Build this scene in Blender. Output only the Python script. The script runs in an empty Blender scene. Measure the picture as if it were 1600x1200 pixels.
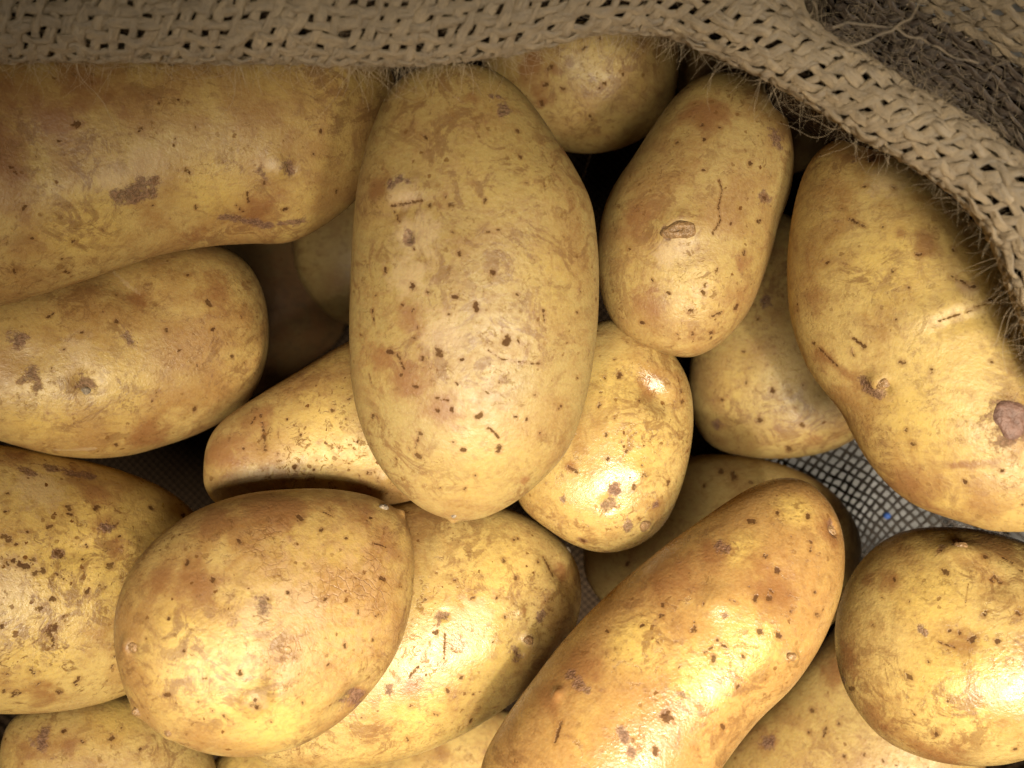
import bpy, math, random
import numpy as np
from mathutils import Vector, Matrix

C = bpy.context.scene.collection
sc = bpy.context.scene
CM = 0.01
R = math.radians

# ------------------------------------------------------------------ camera
CAM_Z = 36.0                      # cm above the table the sack stands on
HALF = math.tan(R(55) / 2)        # half width of the view at distance 1
cam_data = bpy.data.cameras.new('camera')
cam = bpy.data.objects.new('camera', cam_data)
C.objects.link(cam)
cam.location = (0, 0, CAM_Z * CM)
cam.rotation_euler = (0, 0, 0)
cam_data.sensor_width = 36
cam_data.lens = 18 / HALF
cam_data.clip_start = 0.005
cam_data.clip_end = 20
cam_data.dof.use_dof = True
cam_data.dof.focus_distance = 0.205
cam_data.dof.aperture_fstop = 17
sc.camera = cam

# ------------------------------------------------------------------ world, lamps, exposure
w = bpy.data.worlds.new('World')
sc.world = w
w.use_nodes = True
w.node_tree.nodes['Background'].inputs[0].default_value = (1.0, 0.86, 0.68, 1)
w.node_tree.nodes['Background'].inputs[1].default_value = 0.025

def aim(o, target):
    d = Vector(target) - o.location
    o.rotation_euler = d.to_track_quat('-Z', 'Y').to_euler()

def spot(name, loc, target, power, size, cone, blend, col):
    l = bpy.data.lights.new(name, 'SPOT')
    l.energy = power
    l.shadow_soft_size = size * CM
    l.spot_size = R(cone)
    l.spot_blend = blend
    l.color = col
    o = bpy.data.objects.new(name, l)
    C.objects.link(o)
    o.location = Vector(loc) * CM
    aim(o, Vector(target) * CM)
    return o

spot('shop_lamp', (6, -14, 60), (2.5, -9.0, 16), 14.8, 8.5, 46, 1.0, (1.0, 0.875, 0.66))
spot('second_shop_lamp', (20, -17, 60), (7.5, -6.5, 16), 10.5, 4.5, 42, 1.0, (1.0, 0.88, 0.70))
spot('third_shop_lamp', (-13, -19, 60), (-5.5, -8.5, 16), 9.0, 4.5, 40, 1.0, (1.0, 0.86, 0.66))
spot('small_shop_lamp', (8, -14, 76), (4.5, -9, 16), 9.5, 1.0, 28, 1.0, (1.0, 0.93, 0.84))
sc.view_settings.view_transform = 'Standard'
sc.view_settings.look = 'None'
sc.view_settings.exposure = 0.0
sc.cycles.max_bounces = 8
sc.cycles.diffuse_bounces = 3
sc.cycles.caustics_reflective = False
sc.cycles.caustics_refractive = False
sc.cycles.sample_clamp_indirect = 4

# ------------------------------------------------------------------ helpers
def ray(px, py):
    """direction of the line of sight through a point of the 1600x1200 photograph, per cm of depth"""
    return np.array([(px - 800) / 800 * HALF, -(py - 600) / 800 * HALF, -1.0])

def at(px, py, depth):
    return np.array([0, 0, CAM_Z]) + ray(px, py) * depth

def to_px(P):
    d = CAM_Z - P[:, 2]
    return np.stack([P[:, 0] / d / HALF * 800 + 800, 600 - P[:, 1] / d / HALF * 800], 1)

def unit(v):
    return v / np.linalg.norm(v)

def smooth_noise(P, freq, seed, n=14):
    """smooth random field in roughly -1..1 made of plane waves; P in cm"""
    rng = np.random.RandomState(seed)
    k = rng.normal(size=(n, 3))
    k /= np.linalg.norm(k, axis=1)[:, None]
    k *= freq * 2 * math.pi * rng.uniform(0.6, 1.5, size=(n, 1))
    ph = rng.uniform(0, 6.28, n)
    return np.sin(P @ k.T + ph).sum(1) / math.sqrt(n) * 0.9

def mesh_from(name, V, F, smooth=True):
    """V in cm (n,3); F (m,4) quads or (m,3)"""
    me = bpy.data.meshes.new(name)
    V = np.asarray(V, dtype=np.float32) * CM
    F = np.asarray(F, dtype=np.int32)
    m, k = F.shape
    me.vertices.add(len(V))
    me.vertices.foreach_set('co', V.ravel())
    me.loops.add(m * k)
    me.loops.foreach_set('vertex_index', F.ravel())
    me.polygons.add(m)
    me.polygons.foreach_set('loop_start', np.arange(0, m * k, k, dtype=np.int32))
    me.polygons.foreach_set('loop_total', np.full(m, k, dtype=np.int32))
    me.update(calc_edges=True)
    if smooth:
        me.polygons.foreach_set('use_smooth', np.ones(m, dtype=bool))
    me.validate()
    return me

def link(name, me, material, parent=None, loc=None):
    o = bpy.data.objects.new(name, me)
    C.objects.link(o)
    if material:
        me.materials.append(material)
    if parent:
        o.parent = parent
    if loc is not None:
        o.location = Vector(loc) * CM
    return o

def tag(o, label=None, cat=None, group=None, kind=None):
    if label: o['label'] = label
    if cat: o['category'] = cat
    if group: o['group'] = group
    if kind: o['kind'] = kind
    return o

class NT:
    """short-hand for building node trees"""
    def __init__(self, name):
        self.m = bpy.data.materials.new(name)
        self.m.use_nodes = True
        self.t = self.m.node_tree
        self.bsdf = self.t.nodes['Principled BSDF']
        self.out = self.t.nodes['Material Output']
    def n(self, kind, **kw):
        nd = self.t.nodes.new(kind)
        for k, v in kw.items(): setattr(nd, k, v)
        return nd
    def put(self, sock, v):
        if isinstance(v, bpy.types.NodeSocket): self.t.links.new(v, sock)
        else: sock.default_value = v
    def math(self, op, a, b=0.0, c=0.0, clamp=False):
        nd = self.n('ShaderNodeMath', operation=op, use_clamp=clamp)
        self.put(nd.inputs[0], a); self.put(nd.inputs[1], b); self.put(nd.inputs[2], c)
        return nd.outputs[0]
    def ramp(self, v, a, b, lo=0.0, hi=1.0, smooth=True):
        nd = self.n('ShaderNodeMapRange')
        if smooth: nd.interpolation_type = 'SMOOTHSTEP'
        self.put(nd.inputs['Value'], v)
        nd.inputs['From Min'].default_value = a; nd.inputs['From Max'].default_value = b
        nd.inputs['To Min'].default_value = lo; nd.inputs['To Max'].default_value = hi
        return nd.outputs[0]
    def mix(self, f, a, b, blend='MIX'):
        nd = self.n('ShaderNodeMix', data_type='RGBA', blend_type=blend)
        nd.clamp_factor = True
        self.put(nd.inputs[0], f)
        for s, v in ((nd.inputs[6], a), (nd.inputs[7], b)):
            if isinstance(v, tuple) and len(v) == 3: v = v + (1,)
            self.put(s, v)
        return nd.outputs[2]
    def noise(self, vec, scale, detail=2.0, rough=0.5, dist=0.0):
        nd = self.n('ShaderNodeTexNoise')
        self.put(nd.inputs['Vector'], vec)
        nd.inputs['Scale'].default_value = scale
        nd.inputs['Detail'].default_value = detail
        nd.inputs['Roughness'].default_value = rough
        nd.inputs['Distortion'].default_value = dist
        return nd.outputs[0]
    def voro(self, vec, scale, feature='F1', rnd=1.0):
        nd = self.n('ShaderNodeTexVoronoi', feature=feature)
        self.put(nd.inputs['Vector'], vec)
        nd.inputs['Scale'].default_value = scale
        nd.inputs['Randomness'].default_value = rnd
        return nd
    def vmath(self, op, a, b):
        nd = self.n('ShaderNodeVectorMath', operation=op)
        self.put(nd.inputs[0], a); self.put(nd.inputs[1], b)
        return nd.outputs[0]

# ------------------------------------------------------------------ potato skin
def potato_material():
    k = NT('potato_skin')
    tc = k.n('ShaderNodeTexCoord').outputs['Object']
    def prop(nm):
        a = k.n('ShaderNodeAttribute', attribute_type='OBJECT', attribute_name=nm)
        return a
    seed = prop('skin_seed').outputs['Fac']
    warm = prop('skin_warm').outputs['Fac']          # 0 pale yellow, 1 orange brown
    specks = prop('skin_specks').outputs['Fac']      # how freckled
    sh = k.n('ShaderNodeCombineXYZ'); k.put(sh.inputs[0], seed); k.put(sh.inputs[1], seed)
    p = k.vmath('ADD', k.vmath('MULTIPLY', tc, (100, 100, 100)), sh.outputs[0])   # now in cm
    mk = k.n('ShaderNodeAttribute', attribute_type='GEOMETRY', attribute_name='marks')
    sep = k.n('ShaderNodeSeparateColor'); k.put(sep.inputs[0], mk.outputs['Color'])
    aR, aG, aB, aA = sep.outputs[0], sep.outputs[1], sep.outputs[2], mk.outputs['Alpha']
    mk2 = k.n('ShaderNodeAttribute', attribute_type='GEOMETRY', attribute_name='marks_soft')
    sep2 = k.n('ShaderNodeSeparateColor'); k.put(sep2.inputs[0], mk2.outputs['Color'])
    scaly, light_skin = sep2.outputs[0], sep2.outputs[1]

    n_big = k.noise(p, 0.28, 2, 0.5)
    n_mid = k.noise(p, 0.9, 4, 0.6, 0.4)
    n_fin = k.noise(p, 5.0, 4, 0.65)
    n_vf = k.noise(p, 16.0, 3, 0.6)
    # fine streaks, as rubbed skin
    st = k.n('ShaderNodeMapping'); st.inputs['Scale'].default_value = (2.2, 6.5, 3.0)
    k.put(st.inputs['Vector'], p)
    turn = k.n('ShaderNodeCombineXYZ'); k.put(turn.inputs[2], k.math('ADD', 0.7, k.math('MULTIPLY', k.math('SINE', seed), 0.5))); k.put(turn.inputs[0], 0.3); k.put(st.inputs['Rotation'], turn.outputs[0])
    n_str = k.noise(st.outputs[0], 1.2, 4, 0.65, 0.3)

    yellow = (0.435, 0.292, 0.084)
    tan = (0.290, 0.158, 0.046)
    orange = (0.325, 0.178, 0.056)
    pale = (0.460, 0.328, 0.114)
    col = k.mix(k.ramp(n_big, 0.36, 0.64), pale, yellow)
    col = k.mix(k.ramp(k.math('ADD', n_mid, k.math('MULTIPLY', warm, 0.22)), 0.45, 0.72), col, tan)
    col = k.mix(k.math('MULTIPLY', k.ramp(warm, 0.1, 1.0), k.ramp(n_mid, 0.25, 0.6, 0.45, 0.95)), col, orange)
    col = k.mix(k.math('MULTIPLY', k.ramp(light_skin, 0.0, 1.0), 0.85), col, (0.520, 0.362, 0.098))
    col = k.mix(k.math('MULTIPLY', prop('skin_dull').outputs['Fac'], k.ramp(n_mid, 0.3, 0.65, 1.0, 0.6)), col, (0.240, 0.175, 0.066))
    col = k.mix(k.ramp(n_str, 0.46, 0.72, 0.0, 0.34), col, (0.22, 0.115, 0.042))
    col = k.mix(k.ramp(n_fin, 0.48, 0.74, 0.0, 0.45), col, (0.235, 0.118, 0.036))
    col = k.mix(k.ramp(n_vf, 0.3, 0.7, 0.12, 0.0), col, (0.60, 0.45, 0.22))
    # soft russet stains
    n_pat = k.noise(p, 2.3, 4, 0.7, 0.8)
    rus = k.math('MULTIPLY', k.ramp(k.math('ADD', k.math('ADD', aA, k.math('MULTIPLY', k.math('SUBTRACT', n_mid, 0.5), 1.3)), k.math('MULTIPLY', k.math('SUBTRACT', n_pat, 0.5), 1.5)), 0.22, 1.05), 0.72)
    smear = k.noise(p, 1.3, 8, 0.78, 1.6)
    gate = k.ramp(k.noise(p, 0.42, 2, 0.5), 0.42, 0.60)
    col = k.mix(k.math('MULTIPLY', k.math('MULTIPLY', k.ramp(smear, 0.49, 0.58), gate), 0.68), col, (0.165, 0.080, 0.028))
    col = k.mix(k.math('MULTIPLY', k.ramp(k.noise(p, 2.6, 7, 0.75, 0.8), 0.52, 0.63), 0.38), col, (0.185, 0.092, 0.030))
    # faint earth-coloured patches anywhere on the skin
    col = k.mix(k.math('MULTIPLY', k.ramp(n_pat, 0.52, 0.74), k.ramp(n_big, 0.35, 0.65, 0.15, 0.6)), col, (0.23, 0.115, 0.040))
    col = k.mix(rus, col, (0.205, 0.088, 0.030))
    # pale scuffs
    pl = k.math('MULTIPLY', k.ramp(k.math('ADD', aB, k.math('MULTIPLY', k.math('SUBTRACT', n_fin, 0.5), 1.6)), 0.25, 0.85), 0.42)
    col = k.mix(pl, col, (0.50, 0.365, 0.205))
    # scaly netted skin: paler plates with brown seams
    nz = k.n('ShaderNodeTexNoise'); k.put(nz.inputs['Vector'], p); nz.inputs['Scale'].default_value = 2.2; nz.inputs['Detail'].default_value = 3
    pw = k.vmath('ADD', p, k.vmath('MULTIPLY', nz.outputs['Color'], (0.55, 0.55, 0.55)))
    ve = k.voro(pw, 4.6, 'DISTANCE_TO_EDGE')
    seam = k.math('SUBTRACT', 1.0, k.ramp(ve.outputs['Distance'], 0.0, 0.09))
    seam = k.math('MULTIPLY', seam, k.ramp(n_mid, 0.40, 0.62))
    sc_amt = k.math('MULTIPLY', seam, k.ramp(k.math('ADD', scaly, k.math('MULTIPLY', k.math('SUBTRACT', n_mid, 0.5), 0.8)), 0.15, 0.7))
    col = k.mix(k.math('MULTIPLY', scaly, k.ramp(n_fin, 0.40, 0.62, 0.0, 0.38)), col, (0.48, 0.31, 0.155))
    col = k.mix(k.math('MULTIPLY', sc_amt, 0.42), col, (0.17, 0.075, 0.03))
    # freckles: three sizes of natural lenticels, each cell its own size
    def freckle(vec, scale, keep, rmax, dist_amt, dscale):
        nd = k.n('ShaderNodeTexNoise'); k.put(nd.inputs['Vector'], p); nd.inputs['Scale'].default_value = dscale; nd.inputs['Detail'].default_value = 2
        v2 = k.vmath('ADD', vec, k.vmath('MULTIPLY', nd.outputs['Color'], (dist_amt,) * 3))
        v = k.voro(v2, scale)
        rs = k.n('ShaderNodeSeparateColor'); k.put(rs.inputs[0], v.outputs['Color'])
        rad = k.math('MULTIPLY', k.math('SUBTRACT', rs.outputs[0], keep), rmax / (1 - keep))
        f = k.math('SUBTRACT', rad, v.outputs['Distance'])
        return k.ramp(f, -0.01, 0.04), rs.outputs[1]
    f1, c1 = freckle(p, 1.35, 0.55, 0.085, 0.24, 6.0)
    f2, c2 = freckle(p, 3.2, 0.50, 0.25, 0.16, 9.0)
    f3, c3 = freckle(p, 6.5, 0.55, 0.34, 0.10, 16.0)
    clus = k.ramp(k.noise(p, 0.55, 2, 0.5), 0.44, 0.62)
    a1 = k.math('MULTIPLY', f1, k.ramp(c1, 0.0, 1.0, 0.35, 0.95))
    a2 = k.math('MULTIPLY', k.math('MULTIPLY', f2, k.ramp(c2, 0.0, 1.0, 0.2, 0.85)), k.math('MULTIPLY', k.math('ADD', clus, 0.12), specks))
    a3 = k.math('MULTIPLY', k.math('MULTIPLY', f3, k.ramp(c3, 0.0, 1.0, 0.25, 0.95)), k.math('MULTIPLY', k.math('ADD', clus, 0.25), k.math('ADD', specks, 0.3)))
    fl = k.noise(p, 4.2, 6, 0.78, 1.2)
    a4 = k.math('MULTIPLY', k.math('MULTIPLY', k.ramp(fl, 0.555, 0.615), k.ramp(k.noise(p, 0.7, 3, 0.6, 0.5), 0.44, 0.58)), k.math('ADD', 0.35, k.math('MULTIPLY', specks, 0.45)))
    fr = k.math('MAXIMUM', k.math('MAXIMUM', a1, a2), k.math('MAXIMUM', a3, a4))
    col = k.mix(fr, col, (0.135, 0.060, 0.016))
    # scabs
    scf = k.math('ADD', aG, k.math('ADD', k.math('ADD', k.math('MULTIPLY', k.math('SUBTRACT', n_pat, 0.5), 1.2), k.math('MULTIPLY', k.math('SUBTRACT', n_fin, 0.5), 1.8)), k.math('MULTIPLY', k.math('SUBTRACT', n_vf, 0.5), 0.6)))
    scab = k.ramp(scf, 0.34, 0.78)
    scab_col = k.mix(k.ramp(n_vf, 0.40, 0.62), (0.085, 0.038, 0.022), (0.20, 0.105, 0.062))
    col = k.mix(k.math('MULTIPLY', scab, 0.78), col, scab_col)
    # singled-out dark dots
    dot = k.ramp(k.math('ADD', aR, k.math('ADD', k.math('MULTIPLY', k.math('SUBTRACT', n_vf, 0.5), 1.1), k.math('MULTIPLY', k.math('SUBTRACT', n_fin, 0.5), 0.5))), 0.58, 0.80)
    halo = k.ramp(aR, 0.12, 0.5)
    col = k.mix(k.math('MULTIPLY', halo, 0.38), col, (0.19, 0.085, 0.023))
    col = k.mix(k.math('MULTIPLY', dot, k.ramp(n_pat, 0.35, 0.62, 0.96, 0.78)), col, (0.070, 0.030, 0.010))
    col = k.mix(k.math('MULTIPLY', prop('skin_shade').outputs['Fac'], k.ramp(n_pat, 0.25, 0.6, 1.0, 0.75)), col, (0.050, 0.030, 0.017))  # dark tint painted in as shade on potatoes deep in the heap
    k.put(k.bsdf.inputs['Base Color'], col)
    rough = k.math('ADD', k.ramp(n_fin, 0.3, 0.7, 0.40, 0.58), k.math('MULTIPLY', k.math('MAXIMUM', scab, dot), 0.2))
    rough = k.math('SUBTRACT', rough, k.math('MULTIPLY', prop('skin_wet').outputs['Fac'], 0.235))
    k.put(k.bsdf.inputs['Roughness'], rough)
    k.put(k.bsdf.inputs['Specular IOR Level'], k.math('MULTIPLY', k.ramp(k.math('MAXIMUM', dot, fr), 0.0, 1.0, 0.5, 0.12), k.math('SUBTRACT', 1.0, prop('skin_shade').outputs['Fac'], clamp=True)))
    k.bsdf.inputs['Subsurface Weight'].default_value = 0.10
    k.bsdf.inputs['Subsurface Radius'].default_value = (1.0, 0.55, 0.18)
    k.bsdf.inputs['Subsurface Scale'].default_value = 0.0022
    # relief
    h = k.math('MULTIPLY', n_fin, 0.21)
    h = k.math('ADD', h, k.math('MULTIPLY', n_vf, 0.22))
    h = k.math('ADD', h, k.math('MULTIPLY', n_mid, 0.38))
    h = k.math('SUBTRACT', h, k.math('MULTIPLY', sc_amt, 0.13))
    h = k.math('SUBTRACT', h, k.math('MULTIPLY', fr, 0.10))
    h = k.math('ADD', h, k.math('MULTIPLY', scab, k.ramp(n_vf, 0.3, 0.7, -0.18, 0.15)))
    h = k.math('SUBTRACT', h, k.math('MULTIPLY', dot, 0.22))
    b = k.n('ShaderNodeBump')
    b.inputs['Strength'].default_value = 0.55
    b.inputs['Distance'].default_value = 0.0009
    k.put(b.inputs['Height'], h)
    k.put(k.bsdf.inputs['Normal'], b.outputs[0])
    return k.m

def plain(name, base, rough, var=0.3, scale=600.0, bump=0.0):
    k = NT(name)
    tc = k.n('ShaderNodeTexCoord').outputs['Object']
    n = k.noise(tc, scale, 4, 0.6)
    dark = tuple(c * (1 - var) for c in base)
    k.put(k.bsdf.inputs['Base Color'], k.mix(k.ramp(n, 0.3, 0.7), dark, base))
    k.bsdf.inputs['Roughness'].default_value = rough
    if bump:
        b = k.n('ShaderNodeBump'); b.inputs['Distance'].default_value = bump
        k.put(b.inputs['Height'], n); k.put(k.bsdf.inputs['Normal'], b.outputs[0])
    return k.m

def thread_material(name, base, dark):
    """jute yarn: twisted plies and loose fibres, from the UV map (u along in cm, v around)"""
    k = NT(name)
    uv = k.n('ShaderNodeTexCoord').outputs['UV']
    obj = k.n('ShaderNodeTexCoord').outputs['Object']
    sp = k.n('ShaderNodeSeparateXYZ'); k.put(sp.inputs[0], uv)
    ph = k.math('ADD', k.math('MULTIPLY', sp.outputs[0], 9.0), k.math('MULTIPLY', sp.outputs[1], 12.566))
    ply = k.ramp(k.math('SINE', ph), -1.0, 1.0)
    mp = k.n('ShaderNodeMapping'); mp.inputs['Scale'].default_value = (3.0, 20.0, 1.0)
    mp.inputs['Rotation'].default_value = (0, 0, 0.12)
    k.put(mp.inputs['Vector'], uv)
    fib = k.noise(mp.outputs[0], 2.2, 4, 0.7, 0.6)
    big = k.noise(obj, 60.0, 2, 0.5)
    fine = k.noise(obj, 1500.0, 3, 0.6)
    col = k.mix(k.ramp(fib, 0.30, 0.68), dark, base)
    col = k.mix(k.ramp(big, 0.35, 0.7, 0.0, 0.35), col, tuple(min(1, c * 1.25) for c in base))
    col = k.mix(k.ramp(fine, 0.5, 0.8, 0, 0.4), col, tuple(c * 0.7 for c in dark))
    k.put(k.bsdf.inputs['Base Color'], col)
    k.bsdf.inputs['Roughness'].default_value = 0.85
    k.bsdf.inputs['Specular IOR Level'].default_value = 0.2
    k.bsdf.inputs['Sheen Weight'].default_value = 0.25
    h = k.math('ADD', k.math('MULTIPLY', fib, 1.2), k.math('MULTIPLY', ply, 0.55))
    h = k.math('ADD', h, k.math('MULTIPLY', fine, 0.35))
    b = k.n('ShaderNodeBump'); b.inputs['Strength'].default_value = 1.0; b.inputs['Distance'].default_value = 0.0010
    k.put(b.inputs['Height'], h); k.put(k.bsdf.inputs['Normal'], b.outputs[0])
    return k.m

def sheet_material(name, base, dark, pitch):
    """underlying jute cloth seen only as a dim layer: woven relief"""
    k = NT(name)
    uv = k.n('ShaderNodeTexCoord').outputs['UV']
    sp = k.n('ShaderNodeSeparateXYZ'); k.put(sp.inputs[0], uv)
    a = k.math('SINE', k.math('MULTIPLY', sp.outputs[0], 2 * math.pi / pitch))
    b_ = k.math('SINE', k.math('MULTIPLY', sp.outputs[1], 2 * math.pi / pitch))
    wv = k.math('MULTIPLY', a, b_)
    n = k.noise(k.n('ShaderNodeTexCoord').outputs['Object'], 300.0, 4, 0.6)
    k.put(k.bsdf.inputs['Base Color'], k.mix(k.ramp(k.math('ADD', wv, n), 0.0, 1.3), dark, base))
    k.bsdf.inputs['Roughness'].default_value = 0.95
    k.bsdf.inputs['Specular IOR Level'].default_value = 0.1
    b = k.n('ShaderNodeBump'); b.inputs['Distance'].default_value = 0.0008
    k.put(b.inputs['Height'], k.math('ADD', wv, n)); k.put(k.bsdf.inputs['Normal'], b.outputs[0])
    return k.m

SKIN = potato_material()
JUTE = thread_material('jute_thread', (0.80, 0.615, 0.385), (0.50, 0.36, 0.205))
JUTE_FOLD = thread_material('shaded_brown_jute', (0.22, 0.155, 0.105), (0.12, 0.08, 0.052))  # jute copy darkened to carry the fold's shade in its colour
JUTE_DARK = thread_material('dim_jute_thread', (0.14, 0.10, 0.065), (0.07, 0.045, 0.03))  # darker jute, shade of the backlit threads put into the colour
FUZZ = plain('jute_fibre', (0.55, 0.43, 0.28), 0.7)
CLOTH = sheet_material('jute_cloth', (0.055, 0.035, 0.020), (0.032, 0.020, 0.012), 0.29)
TABLE = plain('grey_table_top', (0.48, 0.47, 0.45), 0.6, 0.15, 300.0)
BUD = plain('potato_bud', (0.33, 0.195, 0.085), 0.32, 0.45, 900.0, 0.0006)
SCAR = plain('dry_stem_scar', (0.34, 0.27, 0.19), 0.7, 0.5, 1500.0, 0.0006)
BARK = plain('torn_skin', (0.22, 0.12, 0.085), 0.55, 0.4, 700.0, 0.0006)
BLUE = plain('blue_plastic', (0.10, 0.25, 0.85), 0.4, 0.1)

# ------------------------------------------------------------------ potato builder
def smooth_closed(pts, n=2400):
    P = np.array(pts, float)
    m = len(P)
    t = np.linspace(0, m, n, endpoint=False)
    i = np.floor(t).astype(int); f = (t - i)[:, None]
    p0, p1, p2, p3 = P[(i - 1) % m], P[i % m], P[(i + 1) % m], P[(i + 2) % m]
    return 0.5 * ((2 * p1) + (-p0 + p2) * f + (2 * p0 - 5 * p1 + 4 * p2 - p3) * f ** 2 + (-p0 + 3 * p1 - 3 * p2 + p3) * f ** 3)

def gauss(a, s):
    r = int(4 * s) + 1
    kx = np.exp(-0.5 * (np.arange(-r, r + 1) / s) ** 2); kx /= kx.sum()
    return np.convolve(np.pad(a, r, mode='reflect', reflect_type='odd'), kx, mode='valid')

POTATOES = {}
def potato(outline, depth, label, tilt=(0, 0), thick=0.86, n_len=230, n_ring=176, warm=0.2, specks=0.5, wet=0.0, dull=0.0, soil=0.0,
           seed=1, lump=0.072, d=(), s=(), p=(), w=(), r=(), k=(), l=(), bumps=(), group='potatoes in the sack'):
    """outline: the potato's edge as points of the photograph; depth: cm from the camera to its middle.
    The potato is round in section about the plane of that edge.  d dots, s dark streaks, p scabs, w pale scuffs,
    r russet stains, k scaly skin, l light skin, bumps (x, y, radius px, height mm, stretch, angle)."""
    O = smooth_closed(outline)
    c_px = (O.max(0) + O.min(0)) / 2
    cen = at(c_px[0], c_px[1], depth)
    nrm = unit(-unit(ray(*c_px)) + np.array([tilt[0], tilt[1], 0.0]))
    ex = unit(np.cross([0, 1, 0], nrm)); ey = np.cross(nrm, ex)
    rays = np.stack([(O[:, 0] - 800) / 800 * HALF, -(O[:, 1] - 600) / 800 * HALF, -np.ones(len(O))], 1)
    cam0 = np.array([0, 0, CAM_Z])
    tt = ((cen - cam0) @ nrm) / (rays @ nrm)
    W = cam0 + rays * tt[:, None] - cen
    Q = np.stack([W @ ex, W @ ey], 1)
    # main axis
    mu = Q.mean(0)
    ev, evec = np.linalg.eigh(np.cov((Q - mu).T))
    a = evec[:, 1]; b = np.array([-a[1], a[0]])
    U = (Q - mu) @ a; Vv = (Q - mu) @ b
    i0, i1 = U.argmax(), U.argmin()
    def side(i, j):
        idx = np.arange(i, j if j > i else j + len(U)) % len(U)
        return U[idx], Vv[idx]
    ua, va = side(i0, i1); ub, vb = side(i1, i0)
    th = np.linspace(0, math.pi, n_len)
    u0, u1 = U.max(), U.min()
    uu = (u0 + u1) / 2 + (u0 - u1) / 2 * np.cos(th)
    oa = np.argsort(ua); ob = np.argsort(ub)
    e1 = np.interp(uu, ua[oa], va[oa]); e2 = np.interp(uu, ub[ob], vb[ob])
    ctr = (e1 + e2) / 2; wid = np.abs(e1 - e2) / 2
    ctr = gauss(ctr, 2.5); wid = np.maximum(gauss(wid, 2.0), 0)
    wid[0] = wid[-1] = 0
    thk = gauss(wid, 7) * thick
    thk = np.minimum(thk, gauss(wid, 3) * thick * 1.05); thk = np.maximum(thk, 0); thk[0] = thk[-1] = 0
    # ring: more points on the side that is seen
    q = np.linspace(0, 1, n_ring, endpoint=False)
    ph = 2 * math.pi * q + 0.62 * np.sin(2 * math.pi * q)      # dense near pi
    ph = ph - math.pi / 2                                       # pi/2 = towards the viewer
    cp, sp_ = np.cos(ph), np.sin(ph)
    X = uu[:, None] + 0 * cp[None]
    Y = ctr[:, None] + wid[:, None] * cp[None]
    Z = thk[:, None] * sp_[None]
    L = np.stack([X, Y, Z], 2).reshape(-1, 3)
    V = mu[0] * ex + mu[1] * ey + L[:, :1] * (a[0] * ex + a[1] * ey) + L[:, 1:2] * (b[0] * ex + b[1] * ey) + L[:, 2:] * nrm
    # outward normals (approximate, of the ellipse family)
    dw = np.gradient(wid, uu + 1e-9 * np.arange(n_len))
    NL = np.stack([np.clip(-(dw[:, None] * (cp ** 2)[None] + np.gradient(thk, uu + 1e-9 * np.arange(n_len))[:, None] * (sp_ ** 2)[None]), -6, 6),
                   cp[None] + 0 * X, sp_[None] / thick + 0 * X], 2).reshape(-1, 3)
    NL[:n_ring] = (1, 0, 0); NL[-n_ring:] = (-1, 0, 0)
    NL /= np.linalg.norm(NL, axis=1)[:, None]
    N = NL[:, :1] * (a[0] * ex + a[1] * ey) + NL[:, 1:2] * (b[0] * ex + b[1] * ey) + NL[:, 2:] * nrm
    front = L[:, 2] > 0
    PX = to_px(V + cen)
    PXf = np.where(front[:, None], PX, 1e6)
    def on_surface(x, y):
        i = ((PXf - (x, y)) ** 2).sum(1).argmin()
        return V[i], N[i]
    cmpx = HALF / 800 * depth                               # cm per pixel here
    def seg_dist(x1, y1, x2, y2):
        A, _ = on_surface(x1, y1); B, _ = on_surface(x2, y2)
        AB = B - A
        t = np.clip(((V - A) @ AB) / max(AB @ AB, 1e-9), 0, 1)
        return np.linalg.norm(V - A - t[:, None] * AB, axis=1)
    # lumps
    size = wid.max()
    D = smooth_noise(V, 0.10, seed) * lump * 0.8 + smooth_noise(V, 0.24, seed + 5) * lump * 0.38 + smooth_noise(V, 0.7, seed + 9) * lump * 0.10
    fade = np.clip(np.sin(th), 0, 1)[:, None].repeat(n_ring, 1).ravel()
    # keep the seen outline close to the traced one: lumps act mostly on the faces
    D = D * (0.30 + 0.70 * np.abs(sp_)[None].repeat(n_len, 0).ravel())
    D = D * np.clip(fade * 1.5, 0.15, 1)
    marks = np.zeros((len(V), 4)); soft = np.zeros((len(V), 4))
    srng = np.random.RandomState(seed + 700)
    def stamp(arr, ch, items, grow, sharp, lo=0.90, hi=1.12):
        for it in items:
            if len(it) == 3: x1, y1, rr = it; x2, y2 = x1, y1
            else: x1, y1, x2, y2, rr = it
            dist = seg_dist(x1, y1, x2, y2) / cmpx
            if sharp: f = np.clip(1.0 - 0.5 * dist / (rr + grow), 0, 1)     # 0.5 at the edge
            else: f = np.exp(-0.5 * (dist / (rr * 0.75)) ** 2)
            if sharp: f = np.where(dist < (rr + grow) * 2, f, 0) * srng.uniform(lo, hi)
            arr[:, ch] = np.maximum(arr[:, ch], f)
    dd = [(x[0], x[1], x[2] if len(x) > 2 else 3.2) for x in d]
    d2 = []
    for x_, y_, r_ in dd:
        an, le = srng.uniform(0, 6.28), srng.uniform(0, 1.3) * r_
        d2.append((x_ - math.cos(an) * le / 2, y_ - math.sin(an) * le / 2, x_ + math.cos(an) * le / 2, y_ + math.sin(an) * le / 2, r_ * srng.uniform(0.6, 0.95)))
    stamp(marks, 0, d2, 0.9, True, 0.66, 1.12)
    stamp(marks, 0, s, 0.0, True, 0.80, 0.95)
    stamp(marks, 1, p, 1.0, True)
    stamp(marks, 2, w, 0, False)
    stamp(marks, 3, r, 0, False)
    stamp(soft, 0, k, 0, False)
    stamp(soft, 1, l, 0, False)
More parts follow.
